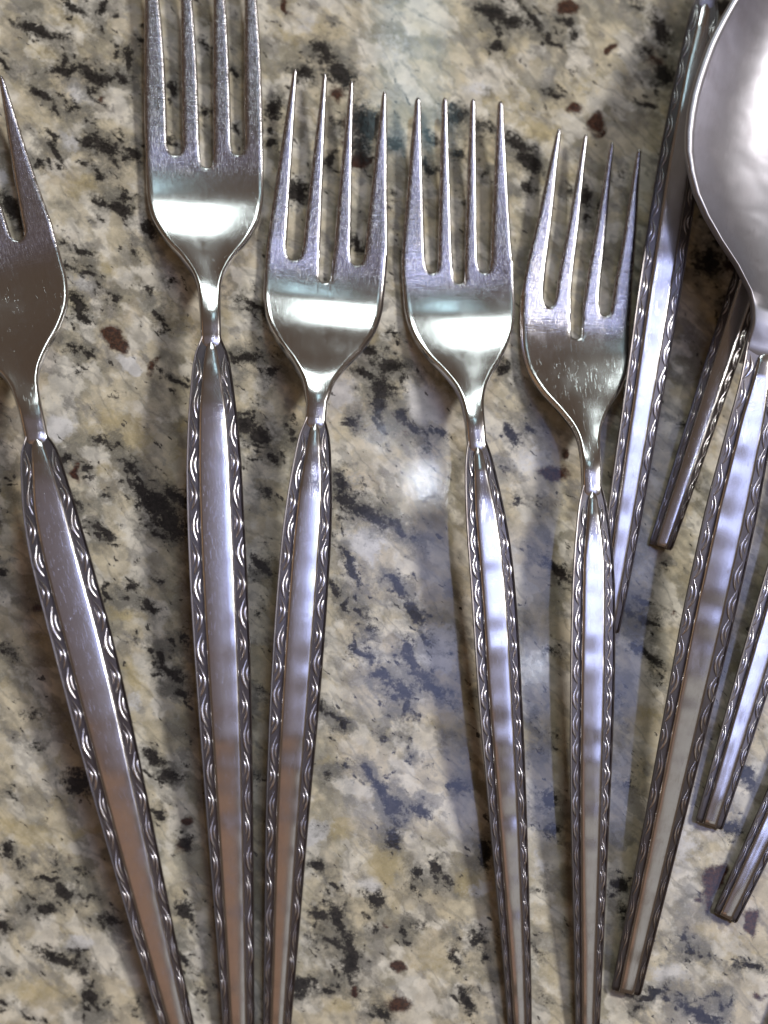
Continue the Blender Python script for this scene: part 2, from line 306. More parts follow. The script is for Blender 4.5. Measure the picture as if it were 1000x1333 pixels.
def build_counter():
    inner_x = np.arange(-140, 1141, 3.0); inner_y = np.arange(-140, 1481, 3.0)
    xs = np.concatenate((np.linspace(-2200, -170, 24), inner_x, np.linspace(1170, 3200, 24)))
    ys = np.concatenate((np.linspace(-2200, -170, 24), inner_y, np.linspace(1510, 3600, 24)))
    PX, PY = np.meshgrid(xs, ys, indexing='xy')
    nx, ny = len(xs), len(ys)
    # the stone's own pattern is laid out on the slab in sixths of a millimetre, then set on the slab plane
    P = np.zeros((ny, nx, 3))
    o = at(500, 666.5); ex = (at(1000, 666.5) - at(0, 666.5)) / 1000; 
    H = np.array([[at(x, y)[:2] for x in (0, 1000)] for y in (0, 1333)])
    # projective map photo -> slab (exact for a plane)
    A = []; B = []
    for (x, y) in ((0,0),(1000,0),(1000,1333),(0,1333)):
        X, Y = at(x, y)[:2]
        A += [[x,y,1,0,0,0,-X*x,-X*y],[0,0,0,x,y,1,-Y*x,-Y*y]]; B += [X, Y]
    h = np.linalg.solve(np.array(A), np.array(B))
    px = np.clip(PX, -140, 1140); py = np.clip(PY, -140, 1480)
    den = h[6]*px + h[7]*py + 1
    P[..., 0] = (h[0]*px + h[1]*py + h[2]) / den + (PX - px) / 6.0 * MM
    P[..., 1] = (h[3]*px + h[4]*py + h[5]) / den - (PY - py) / 6.0 * MM
    warp = (val_noise(PX, PY, 11, 1)*9 + val_noise(PX, PY, 24, 5)*8, val_noise(PX, PY, 11, 2)*9 + val_noise(PX, PY, 24, 6)*8)
    outer = np.clip(np.maximum.reduce([-140 - PX + 40, PX - 1140 + 40, -140 - PY + 40, PY - 1480 + 40]) / 40, 0, 1)
    inside = ((PX > -60) & (PX < 1060) & (PY > -60) & (PY < 1393)).astype(float)
    # beyond the traced piece: scattered veins of the same kind
    r = np.random.default_rng(3)
    extra = []; eb = []; ey = []; ew = []
    for _ in range(900):
        x = r.uniform(-140, 1140); y = r.uniform(-140, 1480)
        if -20 < x < 1020 and -20 < y < 1353 and not (x > 880 and y < 430): continue
        extra.append((x, y, r.uniform(8, 44), r.uniform(5, 15), r.normal(38, 22), r.uniform(.7, 1)))
        if r.random() < .15: eb.append((x + 20, y, r.uniform(9, 28), r.uniform(8, 18), r.uniform(0, 90), .9))
        if r.random() < .2: ey.append((x, y + 25, 50, 24, r.uniform(0, 60), .6)); ew.append((x + 25, y - 18, 36, 24, 30, .6))
    # satellites: crumbs of the same mineral trailing off each patch
    sat = []
    for (x, y, L, W, a, st) in DARK + extra:
        for _ in range(int(3 + max(L, W) / 6)):
            t = r.normal(0, 0.75) * L * 0.62; v = r.normal(0, 1) * (W * 0.55 + 4)
            c, si = math.cos(math.radians(a)), math.sin(math.radians(a))
            sat.append((x + t*c - v*si, y + t*si + v*c, r.uniform(5, 16), r.uniform(3, 6), 0.5 * a + 0.5 * 42 + r.normal(0, 22), st * r.uniform(.55, .95)))
    D = blobs(DARK + extra + sat, PX, PY, warp); Br = blobs(BROWN + eb, PX, PY, warp)
    Sm = smoke(DARK + extra, PX, PY, warp)
    Wh = blobs(WHITE + ew, PX, PY, warp); Ye = blobs(YELLOW + ey, PX, PY, warp)
    top = P.reshape(-1, 3)
    n0 = len(top)
    idx = np.arange(n0).reshape(ny, nx)
    f = np.stack((idx[:-1,:-1], idx[1:,:-1], idx[1:,1:], idx[:-1,1:]), -1).reshape(-1, 4)
    # sides and underside of the slab
    ring = list(idx[0, :]) + list(idx[1:, -1]) + list(idx[-1, -2::-1]) + list(idx[-2:0:-1, 0])
    low = top[ring].copy(); low[:, 2] = -0.03
    verts = np.vstack((top, low))
    faces = [tuple(q) for q in f.tolist()]
    R = len(ring)
    for i in range(R):
        j = (i + 1) % R
        faces.append((int(ring[i]), int(ring[j]), n0 + j, n0 + i))
    faces.append(tuple(range(n0, n0 + R)))
    me = bpy.data.meshes.new('countertop'); me.from_pydata(verts.tolist(), [], faces)
    for nm, a in (('dark', D), ('outer', outer), ('smoke', Sm), ('brown', Br), ('white', Wh), ('yellow', Ye)):
        at_ = me.attributes.new(nm, 'FLOAT', 'POINT')
        at_.data.foreach_set('value', np.concatenate((a.reshape(-1), np.zeros(R))).astype(np.float32))
    ob = bpy.data.objects.new('countertop', me); COL.objects.link(ob)
    ob['kind'] = 'structure'; ob['label'] = 'polished cream granite countertop with black and brown flecks'
    return ob

def granite():
    m, nt, b = new_mat('granite'); n = N(nt)
    oc = n.coord('Object')
    mm = n.mapping(oc, scale=(1000, 1000, 1000))          # millimetres
    _, wcol = n.noise(mm, 0.35, 3, 0.6)
    wv = nt.nodes.new('ShaderNodeVectorMath'); wv.operation = 'MULTIPLY_ADD'
    nt.links.new(wcol, wv.inputs[0]); wv.inputs[1].default_value = (1.6, 1.6, 0); nt.links.new(mm, wv.inputs[2])
    p = wv.outputs[0]
    big, bigc = n.noise(p, 0.075, 4, 0.6)
    mid, _ = n.noise(n.mapping(p, loc=(31, 7, 0)), 0.17, 5, 0.62)
    mid2, _ = n.noise(n.mapping(p, loc=(-11, 57, 0), rot=(0, 0, 0.7), scale=(0.7, 1.3, 1)), 0.26, 5, 0.65)
    fine, _ = n.noise(n.mapping(mm, loc=(5, 3, 0)), 1.3, 5, 0.7)
    fine2, _ = n.noise(n.mapping(mm, loc=(50, 13, 0)), 0.75, 4, 0.68)
    grain, _ = n.voro(p, 0.42)
    gcell = nt.nodes[-1].outputs['Color']
    cream = C(0.65, 0.57, 0.41); ivory = C(0.84, 0.79, 0.69); greyp = C(0.29, 0.275, 0.25); tan = C(0.44, 0.37, 0.25)
    _, wc2 = n.noise(n.mapping(mm, loc=(3, 40, 0)), 0.75, 4, 0.6)
    wv2 = nt.nodes.new('ShaderNodeVectorMath'); wv2.operation = 'MULTIPLY_ADD'
    nt.links.new(wc2, wv2.inputs[0]); wv2.inputs[1].default_value = (3.4, 3.4, 0); nt.links.new(p, wv2.inputs[2])
    def cells(scale, loc, stops):
        v = nt.nodes.new('ShaderNodeTexVoronoi'); v.feature = 'F1'; v.inputs['Scale'].default_value = scale
        nt.links.new(n.mapping(wv2.outputs[0], loc=loc, rot=(0, 0, 0.6), scale=(1.0, 1.15, 1)), v.inputs['Vector'])
        sp_ = nt.nodes.new('ShaderNodeSeparateColor'); nt.links.new(v.outputs['Color'], sp_.inputs[0])
        rp = nt.nodes.new('ShaderNodeValToRGB'); e = rp.color_ramp.elements
        for k, (q, c) in enumerate(stops):
            el = e[k] if k < 2 else e.new(q)
            el.position = q; el.color = c
        nt.links.new(sp_.outputs[0], rp.inputs[0])
        return rp.outputs[0]
    c1 = cells(0.17, (0, 0, 0), [(0.18, greyp), (0.92, tan), (0.34, cream), (0.48, ivory), (0.60, C(0.60, 0.50, 0.40)), (0.74, C(0.70, 0.67, 0.62)), (0.84, cream)])
    c2 = cells(0.36, (9, 4, 0), [(0.22, C(0.22, 0.21, 0.195)), (0.88, C(0.52, 0.42, 0.26)), (0.42, ivory), (0.58, cream), (0.72, C(0.66, 0.61, 0.53))])
    diag = lambda sc, loc, scale, det, ro: n.noise(n.turned(p, 0.78, (0.84, 1.15, 1), loc), scale, det, ro)[0]
    a1 = diag(0, (0, 0, 0), 0.085, 5, 0.55)
    b1 = diag(0, (40, 9, 0), 0.115, 5, 0.52)
    y1 = diag(0, (-30, 70, 0), 0.09, 4, 0.55)
    k1 = diag(0, (90, -20, 0), 0.15, 5, 0.6)
    col = n.mix(n.step(a1, 0.43, 0.53), C(0.29, 0.268, 0.205), cream)
    col = n.mix(n.math('MULTIPLY', n.step(b1, 0.49, 0.56), 0.9), col, ivory)
    col = n.mix(n.math('MULTIPLY', n.step(y1, 0.55, 0.64), 0.35), col, C(0.54, 0.45, 0.26))
    col = n.mix(n.math('MULTIPLY', n.step(k1, 0.55, 0.62), 0.8), col, greyp)
    col = n.mix(0.22, col, c1)
    col = n.mix(0.12, col, c2)
    # smoky grey veins drifting from upper left to lower right
    vn = n.noise(n.turned(p, 0.80, (0.5, 1.5, 1), (61, 20, 0)), 0.11, 3, 0.5)[0]
    vw = n.math('ABSOLUTE', n.math('SUBTRACT', vn, 0.5))
    vein = n.step(vw, 0.0, 0.045, 1.0, 0.0)
    col = n.mix(n.math('MULTIPLY', vein, 0.40), col, C(0.21, 0.195, 0.17))
    yel = n.math('ADD', n.attr('yellow'), n.math('MULTIPLY', n.math('SUBTRACT', fine2, 0.5), 1.1))
    col = n.mix(n.math('MULTIPLY', n.step(yel, 0.30, 0.85), 0.55), col, C(0.50, 0.40, 0.19))
    whi = n.math('ADD', n.attr('white'), n.math('MULTIPLY', n.math('SUBTRACT', fine2, 0.5), 0.9))
    col = n.mix(n.math('MULTIPLY', n.step(whi, 0.35, 0.7), 0.9), col, C(0.74, 0.72, 0.71))
    # crystal to crystal change of tone
    sep = nt.nodes.new('ShaderNodeSeparateColor'); nt.links.new(gcell, sep.inputs[0])
    tone = n.math('ADD', 0.80, n.math('MULTIPLY', n.step(n.noise(n.mapping(p, loc=(19, 3, 0)), 0.30, 3, 0.5)[0], 0.33, 0.66), 0.30))
    mul = nt.nodes.new('ShaderNodeMix'); mul.data_type = 'RGBA'; mul.blend_type = 'MULTIPLY'; mul.inputs[0].default_value = 1
    cc = nt.nodes.new('ShaderNodeCombineColor')
    for k in range(3): nt.links.new(tone, cc.inputs[k])
    nt.links.new(col, mul.inputs[6]); nt.links.new(cc.outputs[0], mul.inputs[7]); col = mul.outputs[2]
    # grey translucent halo round the dark minerals
    far = n.step(n.noise(n.turned(p, 0.78, (0.7, 1.3, 1), (300, 120, 0)), 0.16, 3, 0.55)[0], 0.52, 0.68, 0.0, 1.1)
    dk = n.math('MAXIMUM', n.attr('dark'), n.math('MULTIPLY', n.attr('outer'), far))
    d1 = n.math('ADD', n.attr('smoke'), n.math('MULTIPLY', n.math('SUBTRACT', k1, 0.5), 1.1))
    d1 = n.math('ADD', d1, n.math('MULTIPLY', n.math('SUBTRACT', fine2, 0.5), 1.3))
    d1 = n.math('ADD', d1, n.math('MULTIPLY', n.math('SUBTRACT', fine, 0.5), 0.5))
    col = n.mix(n.math('MULTIPLY', n.step(d1, 0.24, 0.80), 0.74), col, C(0.16, 0.152, 0.128))
    # loose small grey and black specks everywhere
    sp = n.noise(n.turned(p, 0.85, (0.7, 1.35, 1), (7, 90, 0)), 0.50, 3, 0.6)[0]
    spk = n.math('ADD', sp, n.math('MULTIPLY', n.math('SUBTRACT', vein, 0.3), 0.07))
    col = n.mix(n.math('MULTIPLY', n.step(spk, 0.645, 0.71), 0.9), col, C(0.045, 0.04, 0.037))
    # fine crystalline grain
    gr = n.noise(n.mapping(mm, loc=(8, 1, 0)), 2.6, 3, 0.6)[0]
    col = n.mix(n.step(gr, 0.56, 0.70, 0.0, 0.20), col, C(0.80, 0.77, 0.72))
    col = n.mix(n.step(gr, 0.42, 0.30, 0.0, 0.20), col, C(0.16, 0.145, 0.13))
    # garnet and rusty brown
    br = n.math('ADD', n.attr('brown'), n.math('MULTIPLY', n.math('SUBTRACT', fine2, 0.5), 0.9))
    brc = n.mix(n.step(fine, 0.42, 0.6), C(0.026, 0.009, 0.008), C(0.085, 0.030, 0.017))
    col = n.mix(n.math('MULTIPLY', n.step(br, 0.48, 0.95), 0.95), col, brc)
    d2 = n.math('ADD', dk, n.math('MULTIPLY', n.math('SUBTRACT', fine2, 0.5), 1.15))
    d2 = n.math('ADD', d2, n.math('MULTIPLY', n.math('SUBTRACT', fine, 0.5), 1.5))
    dcol = n.mix(n.step(fine2, 0.4, 0.65), C(0.012, 0.011, 0.011), C(0.042, 0.037, 0.034))
    col = n.mix(n.math('MULTIPLY', n.step(d2, 0.46, 0.98), 0.97), col, dcol)
    b.inputs['Specular IOR Level'].default_value = 0.37
    b.inputs['IOR'].default_value = 1.55
    n.lk(col, b.inputs['Base Color'])
    n.lk(n.math('ADD', 0.035, n.math('MULTIPLY', n.step(fine, 0.4, 0.7), 0.06)), b.inputs['Roughness'])
    pol, _ = n.noise(mm, 0.8, 3, 0.6)
    n.lk(n.bump(pol, 0.25, 0.00002), b.inputs['Normal'])
    return m
counter = build_counter()
counter.data.materials.append(granite())

# ------------------------------------------------------------------ flatware
def link(name, me, mat, parent):
    o = bpy.data.objects.new(name, me); COL.objects.link(o)
    if mat is not None and not me.materials: me.materials.append(mat)
    o.parent = parent
    return o

class Spine:
    """Centre line of one piece: photo points of the axis, heights (mm) by distance (px) from the head's end."""
    def __init__(s, pts, zs):
        pts = np.array(pts, float)
        sd = np.concatenate(([0], np.cumsum(np.hypot(*np.diff(pts, axis=0).T))))
        s.z = smooth_spline([a for a, _ in zs], [b * MM for _, b in zs])
        W = np.array([at(p[0], p[1], float(s.z(d)))[:2] for p, d in zip(pts, sd)])
        fx = smooth_spline(sd, W[:, 0]); fy = smooth_spline(sd, W[:, 1])
        s.fx, s.fy, s.L, s.roll = fx, fy, sd[-1], 0.0
    def frame(s, d):
        d = np.asarray(d, float); e = 0.5
        x, y, z = s.fx(d), s.fy(d), s.z(d)
        tx, ty = s.fx(d + e) - s.fx(d - e), s.fy(d + e) - s.fy(d - e)
        l = np.hypot(tx, ty); tx, ty = tx / l, ty / l
        tz = (s.z(d + e) - s.z(d - e)) / l
        return x, y, z, tx, ty, tz
    def pt(s, d, lat, up):
        """d px along, lat px across (photo right is +), up mm above the centre surface -> Nx3"""
        x, y, z, tx, ty, tz = s.frame(d)
        k = (CAM[2] - z) / CAM[2] / 6.0 * MM * 1.0
        lat = np.asarray(lat, float) * k; up = np.asarray(up, float) * MM + lat * s.roll
        # axis runs down the photo (t points to the handle end); right of the photo = (-ty, tx) turned
        nl = np.sqrt(1 + tz * tz)
        ox = -tx * tz / nl * up; oy = -ty * tz / nl * up; oz = up / nl
        return np.stack(np.broadcast_arrays(x + lat * (-ty) + ox, y + lat * tx + oy, z + oz), -1)

def set_uv(me, uv):
    lay = me.uv_layers.new(name='UVMap')
    li = np.zeros(len(me.loops), np.int32); me.loops.foreach_get('vertex_index', li)
    lay.data.foreach_set('uv', uv[li].astype(np.float32).reshape(-1))

def make_mesh(name, V, F, UV, wear=None):
    me = bpy.data.meshes.new(name); me.from_pydata(np.asarray(V).tolist(), [], F)
    me.polygons.foreach_set('use_smooth', [True] * len(me.polygons))
    set_uv(me, np.asarray(UV))
    if wear is not None:
        a = me.attributes.new('wear', 'FLOAT', 'POINT'); a.data.foreach_set('value', np.asarray(wear, np.float32))
    me.update()
    return me

def split_mesh(V, F, UV, wear, tags):
    """cut one smooth mesh into several that keep the normals of the whole"""
    whole = make_mesh('whole', V, F, UV)
    nrm = np.zeros(len(V) * 3, np.float32); whole.vertices.foreach_get('normal', nrm); nrm = nrm.reshape(-1, 3)
    bpy.data.meshes.remove(whole)
    res = {}
    tags = np.asarray(tags)
    for t in sorted(set(tags.tolist())):
        fs = [F[i] for i in np.nonzero(tags == t)[0]]
        ids = sorted({v for f in fs for v in f}); mp = {v: i for i, v in enumerate(ids)}
        me = make_mesh('part', V[ids], [tuple(mp[v] for v in f) for f in fs], UV[ids], wear[ids])
        me.normals_split_custom_set_from_vertices(nrm[ids].tolist())
        res[t] = me
    return res

CC = np.array([-1, -.97, -.88, -.68, -.36, 0, .36, .68, .88, .97, 1.0])

def round_drop(d, r):
    d = np.clip(d, 0, r)
    return r - np.sqrt(np.maximum(r*r - (r - d)**2, 0))

def shell(G, tag_top, spine, D, LAT, UP, TH, EDGE, WEAR, org):
    """grid faces + heights -> closed smooth shell. D,LAT px; UP,TH,EDGE mm"""
    V0 = len(D)
    r = np.minimum(0.65, TH * 0.46)
    dr = round_drop(EDGE, r)
    top = spine.pt(D, LAT, UP + TH/2 - dr)
    bot = spine.pt(D, LAT, UP - TH/2 + dr)
    V = np.vstack((top, bot)) - org
    F = list(G); tags = list(tag_top)
    F += [tuple(v + V0 for v in reversed(f)) for f in G]; tags += list(tag_top)
    ec = {}
    for f, t in zip(G, tag_top):
        for a, b in zip(f, f[1:] + f[:1]):
            if (b, a) in ec: del ec[(b, a)]
            else: ec[(a, b)] = t
    for (a, b), t in ec.items():
        F.append((b, a, a + V0, b + V0)); tags.append(t)
    UV = np.stack((D / 6.0, LAT / 6.0), -1); UV = np.vstack((UV, UV))
    return V, F, UV, np.concatenate((WEAR, WEAR)), tags

def sink(d, a, e):
    """the neck settles level with the handle top, then dives under the panel's nose"""
    h = e - 20
    q = np.clip((d - a) / (h - a), 0, 1); q = q * q * (3 - 2 * q)
    return 0.80 * q + 1.3 * np.clip((d - h) / (e - h), 0, 1) ** 1.5

def fork_head(sp, root, spec, org):
    """tines + bowl + neck as one smooth surface, cut into parts"""
    s_r = spec['root']; s_end = spec['neck_end']
    hwf = pchip(*zip(*spec['half_width']))
    tines = spec['tines']              # (left, right) at the root, tip centre, tip distance
    D, L, ED, G, T = [], [], [], [], []
    tine_top = []
    def add(d, l, e):
        D.append(d); L.append(l); ED.append(e); return len(D) - 1
    NT = 30
    side_pts = []
    for ti, (a, b, tipc, tips) in enumerate(tines):
        c0 = (a + b) / 2; w0 = (b - a)
        prev = None
        us = np.concatenate((np.linspace(0, 0.965, NT), [0.98, 0.99, 0.997, 1.0]))
        for j, u in enumerate(us):
            s = s_r + (tips - s_r) * u
            w = spec['tipw'] + (w0 - spec['tipw']) * (1 - u ** spec['taper'])
            if u > 0.965: w *= math.sqrt(max(0.02, 1 - ((u - 0.965) / 0.0355) ** 2))
            c = c0 + (tipc - c0) * u ** spec.get('lean', 1.0)
            row = [add(s, c + q * w / 2, (1 - abs(q)) * w / 2 / 6.0) for q in CC]
            if 0 < ti: side_pts.append((s, c - w/2))
            if ti < 3: side_pts.append((s, c + w/2))
            if j == 0: tine_top.append(row)
            if prev is not None:
                for k in range(len(CC) - 1):
                    G.append((prev[k], prev[k+1], row[k+1], row[k])); T.append(ti + 1)
            prev = row
    cols = []
    for ti in range(4):
        cols += [(v, None, None) for v in tine_top[ti]]
        if ti < 3:
            x0 = tines[ti][1]; x1 = tines[ti+1][0]; h = (x1 - x0) / 2; xc = (x0 + x1) / 2
            ex = spec['slot_depth'][ti]
            for th in np.linspace(0, math.pi, 11):
                ll = xc - h * 0.90 * math.cos(th); ss = s_r + ex + h * 0.9 * math.sin(th)
                cols.append((None, ll, ss)); side_pts.append((ss, ll))
            for q in np.linspace(0.1, 0.95, 8):
                side_pts.append((s_r + ex * q, x0 + h*.1*q)); side_pts.append((s_r + ex * q, x1 - h*.1*q))
    sp_pts = np.array(side_pts)
    hw0 = float(hwf(s_r))
    s_mid = s_r + max(spec['slot_depth']) + 34
    rows_a = np.linspace(0, 1, 20) ** 1.3; rows_b = np.linspace(0, 1, 36)[1:]
    rows_r = list(rows_a) + [1 + q for q in rows_b]
    grid = []
    for (v, ll, ss) in cols:
        if v is not None: ll, ss = L[v], s_r
        f = ll / hw0
        colv = []
        for k, r in enumerate(rows_r):
            s = ss + (s_mid - ss) * r if r <= 1 else s_mid + (s_end - s_mid) * (r - 1)
            if k == 0 and v is not None: colv.append(v); continue
            blend = min(1.0, (s - s_r) / 60.0)
            lat = f * float(hwf(s))
            e = min((1 - abs(f)) * float(hwf(s)), float(np.min(np.hypot(sp_pts[:, 0] - s, sp_pts[:, 1] - lat)))) / 6.0
            if k == 0: e = 0.0
            colv.append(add(s, lat, max(e, 0)))
        grid.append(colv)
    for ci in range(len(grid) - 1):
        for k in range(len(rows_r) - 1):
            G.append((grid[ci][k], grid[ci][k+1], grid[ci+1][k+1], grid[ci+1][k])); T.append(0)
    # tine faces were wound upward from root to tip; head faces from root to neck: orient both the same way
    G2 = []
    Da, La = np.array(D), np.array(L)
    for f in G:
        i = list(f)
        ar = sum(La[i[k]] * Da[i[(k+1) % 4]] - La[i[(k+1) % 4]] * Da[i[k]] for k in range(4))
        G2.append(tuple(i) if ar < 0 else tuple(reversed(i)))
    thf = pchip([0, s_r - 20, s_r + 40, spec['neck'] - 20, s_end], [1.25, 1.9, 1.7, 2.6, 2.2])
    TH = thf(Da)
    hw = np.array([float(hwf(max(s, s_r))) for s in Da])
    fr = np.clip(np.abs(La) / np.maximum(hw, 1), 0, 1)
    dish = pchip([0, s_r - 80, s_r + 30, spec['neck'] - 60, spec['neck'], s_end], [0.0, 0.15, 0.55, 0.35, -0.25, -0.4])(Da)
    UP = dish * fr ** 2.0 + spec.get('roll', 0.0) * La / 6.0 * np.clip((spec['neck'] - Da) / 150, 0, 1)
    UP = UP - sink(Da, spec['neck'] - 8, s_end)
    wear = np.clip((s_r + 58 - Da) / 30, 0, 1) * 0.9 + 0.05
    V, F, UV, W, tags = shell(G2, T, sp, Da, La, UP, TH, np.array(ED), wear, org)
    parts = split_mesh(V, F, UV, W, tags)
    parts[0].name = 'fork_bowl'
    link('bowl', parts[0], M_HEAD, root)
    for ti in range(4):
        parts[ti + 1].name = 'tine'
        link('tine', parts[ti + 1], M_HEAD, root)

def spoon_head(sp, root, spec, org):
    hwf = pchip(*zip(*spec['half_width'])); s_end = spec['neck_end']; bl = spec['bowl_end']
    ss = np.concatenate((bl * (1 - np.cos(np.linspace(0.0, math.pi/2, 34))) , np.linspace(bl, s_end, 26)[1:]))
    f = np.sin(np.linspace(-math.pi/2, math.pi/2, 41))
    D, L = np.meshgrid(ss, f, indexing='ij')
    hw = np.maximum(hwf(ss), 0.4)[:, None]
    hwg = np.broadcast_to(hw, D.shape)
    LAT = L * hwg
    dep = spec['depth'] * np.clip(1 - ((ss - bl * 0.48) / (bl * 0.56)) ** 2, 0, None) ** 0.85
    dep = dep[:, None]
    UP = -dep * (1 - np.minimum(np.abs(L) / .95, 1) ** 2.5) + np.where(ss > bl * 0.98, -0.3, 0.0)[:, None] * L**2
    UP = UP - sink(ss, s_end - 52, s_end)[:, None]
    TH = np.broadcast_to(pchip([0, bl*.5, bl, s_end], [1.3, 1.5, 2.4, 2.4])(ss)[:, None], D.shape)
    ED = np.minimum((1 - np.abs(L)) * hwg, np.broadcast_to(ss[:, None], D.shape) + 0.2) / 6.0
    n, m_ = D.shape; idx = np.arange(n * m_).reshape(n, m_)
    G = [tuple(q) for q in np.stack((idx[:-1,:-1], idx[:-1,1:], idx[1:,1:], idx[1:,:-1]), -1).reshape(-1, 4).tolist()]
    i = G[0]; Df, Lf = D.ravel(), LAT.ravel()
    i = G[len(G)//2]
    ar = sum(Lf[i[k]] * Df[i[(k+1) % 4]] - Lf[i[(k+1) % 4]] * Df[i[k]] for k in range(4))
    if ar > 0: G = [tuple(reversed(g)) for g in G]
    T = [0 if 0.5 * (Df[g[0]] + Df[g[2]]) < bl * 1.0 else 1 for g in G]
    V, F, UV, W, tags = shell(G, T, sp, Df, Lf, UP.ravel(), TH.ravel(), np.maximum(ED.ravel(), 0), np.full(Df.shape, 0.03), org)
    parts = split_mesh(V, F, UV, W, tags)
    parts[0].name = 'spoon_bowl'; parts[1].name = 'spoon_neck'
    link('bowl', parts[0], M_BOWL, root); link('neck', parts[1], M_BOWL, root)

def loft(sp, S, prof, org, name, cap=True):
    """prof(s) -> list of (lat px, up mm) around the section"""
    V, UV = [], []
    for s in S:
        q = np.array(prof(s)); V.append(sp.pt(np.full(len(q), s), q[:, 0], q[:, 1])); UV.append(np.stack((np.full(len(q), s) / 6.0, q[:, 0] / 6.0 + 0.3 * q[:, 1]), -1))
    m_ = len(V[0]); V = np.vstack(V) - org; UV = np.vstack(UV)
    F = []
    for i in range(len(S) - 1):
        for k in range(m_):
            a, b = i * m_ + k, i * m_ + (k + 1) % m_
            F.append((a, b, b + m_, a + m_))
    if cap:
        F.append(tuple(range(m_ - 1, -1, -1))); F.append(tuple(range((len(S) - 1) * m_, len(S) * m_)))
    return make_mesh(name, V, F, UV)

def edge_split_bevel(o, ang=32):
    m = o.modifiers.new('crisp', 'EDGE_SPLIT'); m.split_angle = math.radians(ang)

SCROLLS = {}
def scroll_mesh(kind):
    """one running scroll of the border, unit pitch along y, lateral x from 0 (panel side) to 1 (rim), z up; scaled per piece"""
    if kind in SCROLLS: return SCROLLS[kind]
    V, F, UV = [], [], []
    def ridge(path, rad, hgt, nseg=9, ns=5):
        base = len(V)
        for i in range(nseg + 1):
            t = i / nseg
            x, y = path(t); x2, y2 = path(min(1, t + .02)); x1, y1 = path(max(0, t - .02))
            tx, ty = x2 - x1, (y2 - y1) * 2.6
            l = math.hypot(tx, ty) or 1; nx, ny = ty / l, -tx / l / 2.6
            r = rad(t); h = hgt(t)
            for k in range(ns):
                a = math.pi * k / (ns - 1)
                V.append((x + nx * r * math.cos(a), y + ny * r * math.cos(a), h * math.sin(a) - 0.08)); UV.append((y * 5, x * 2))
        for i in range(nseg):
            for k in range(ns - 1):
                a = base + i * ns + k
                F.append((a, a + 1, a + ns + 1, a + ns))
    sgn = 1 if kind == 'inward' else -1
    ridge(lambda t: (0.5 + sgn * (0.24 - 0.46 * math.sin(math.pi * t ** 1.12)), -0.03 + 1.06 * t),
          lambda t: 0.03 + 0.125 * math.sin(math.pi * t ** 1.5) ** 0.9, lambda t: 0.15 + 0.80 * math.sin(math.pi * t ** 1.4) ** 0.7, 11, 5)
    ridge(lambda t: (0.5 + sgn * (0.36 - 0.22 * math.sin(math.pi * t)), 0.22 + 0.54 * t),
          lambda t: 0.02 + 0.10 * math.sin(math.pi * t), lambda t: 0.15 + 0.45 * math.sin(math.pi * t), 6, 4)
    me = bpy.data.meshes.new('scroll_' + kind); me.from_pydata(V, [], F)
    me.polygons.foreach_set('use_smooth', [True] * len(me.polygons)); set_uv(me, np.array(UV))
    me.update(); me.materials.append(M_SCROLL)
    # make sure it faces up
    if sum(p.normal.z for p in me.polygons) < 0: me.flip_normals()
    SCROLLS[kind] = me
    return me

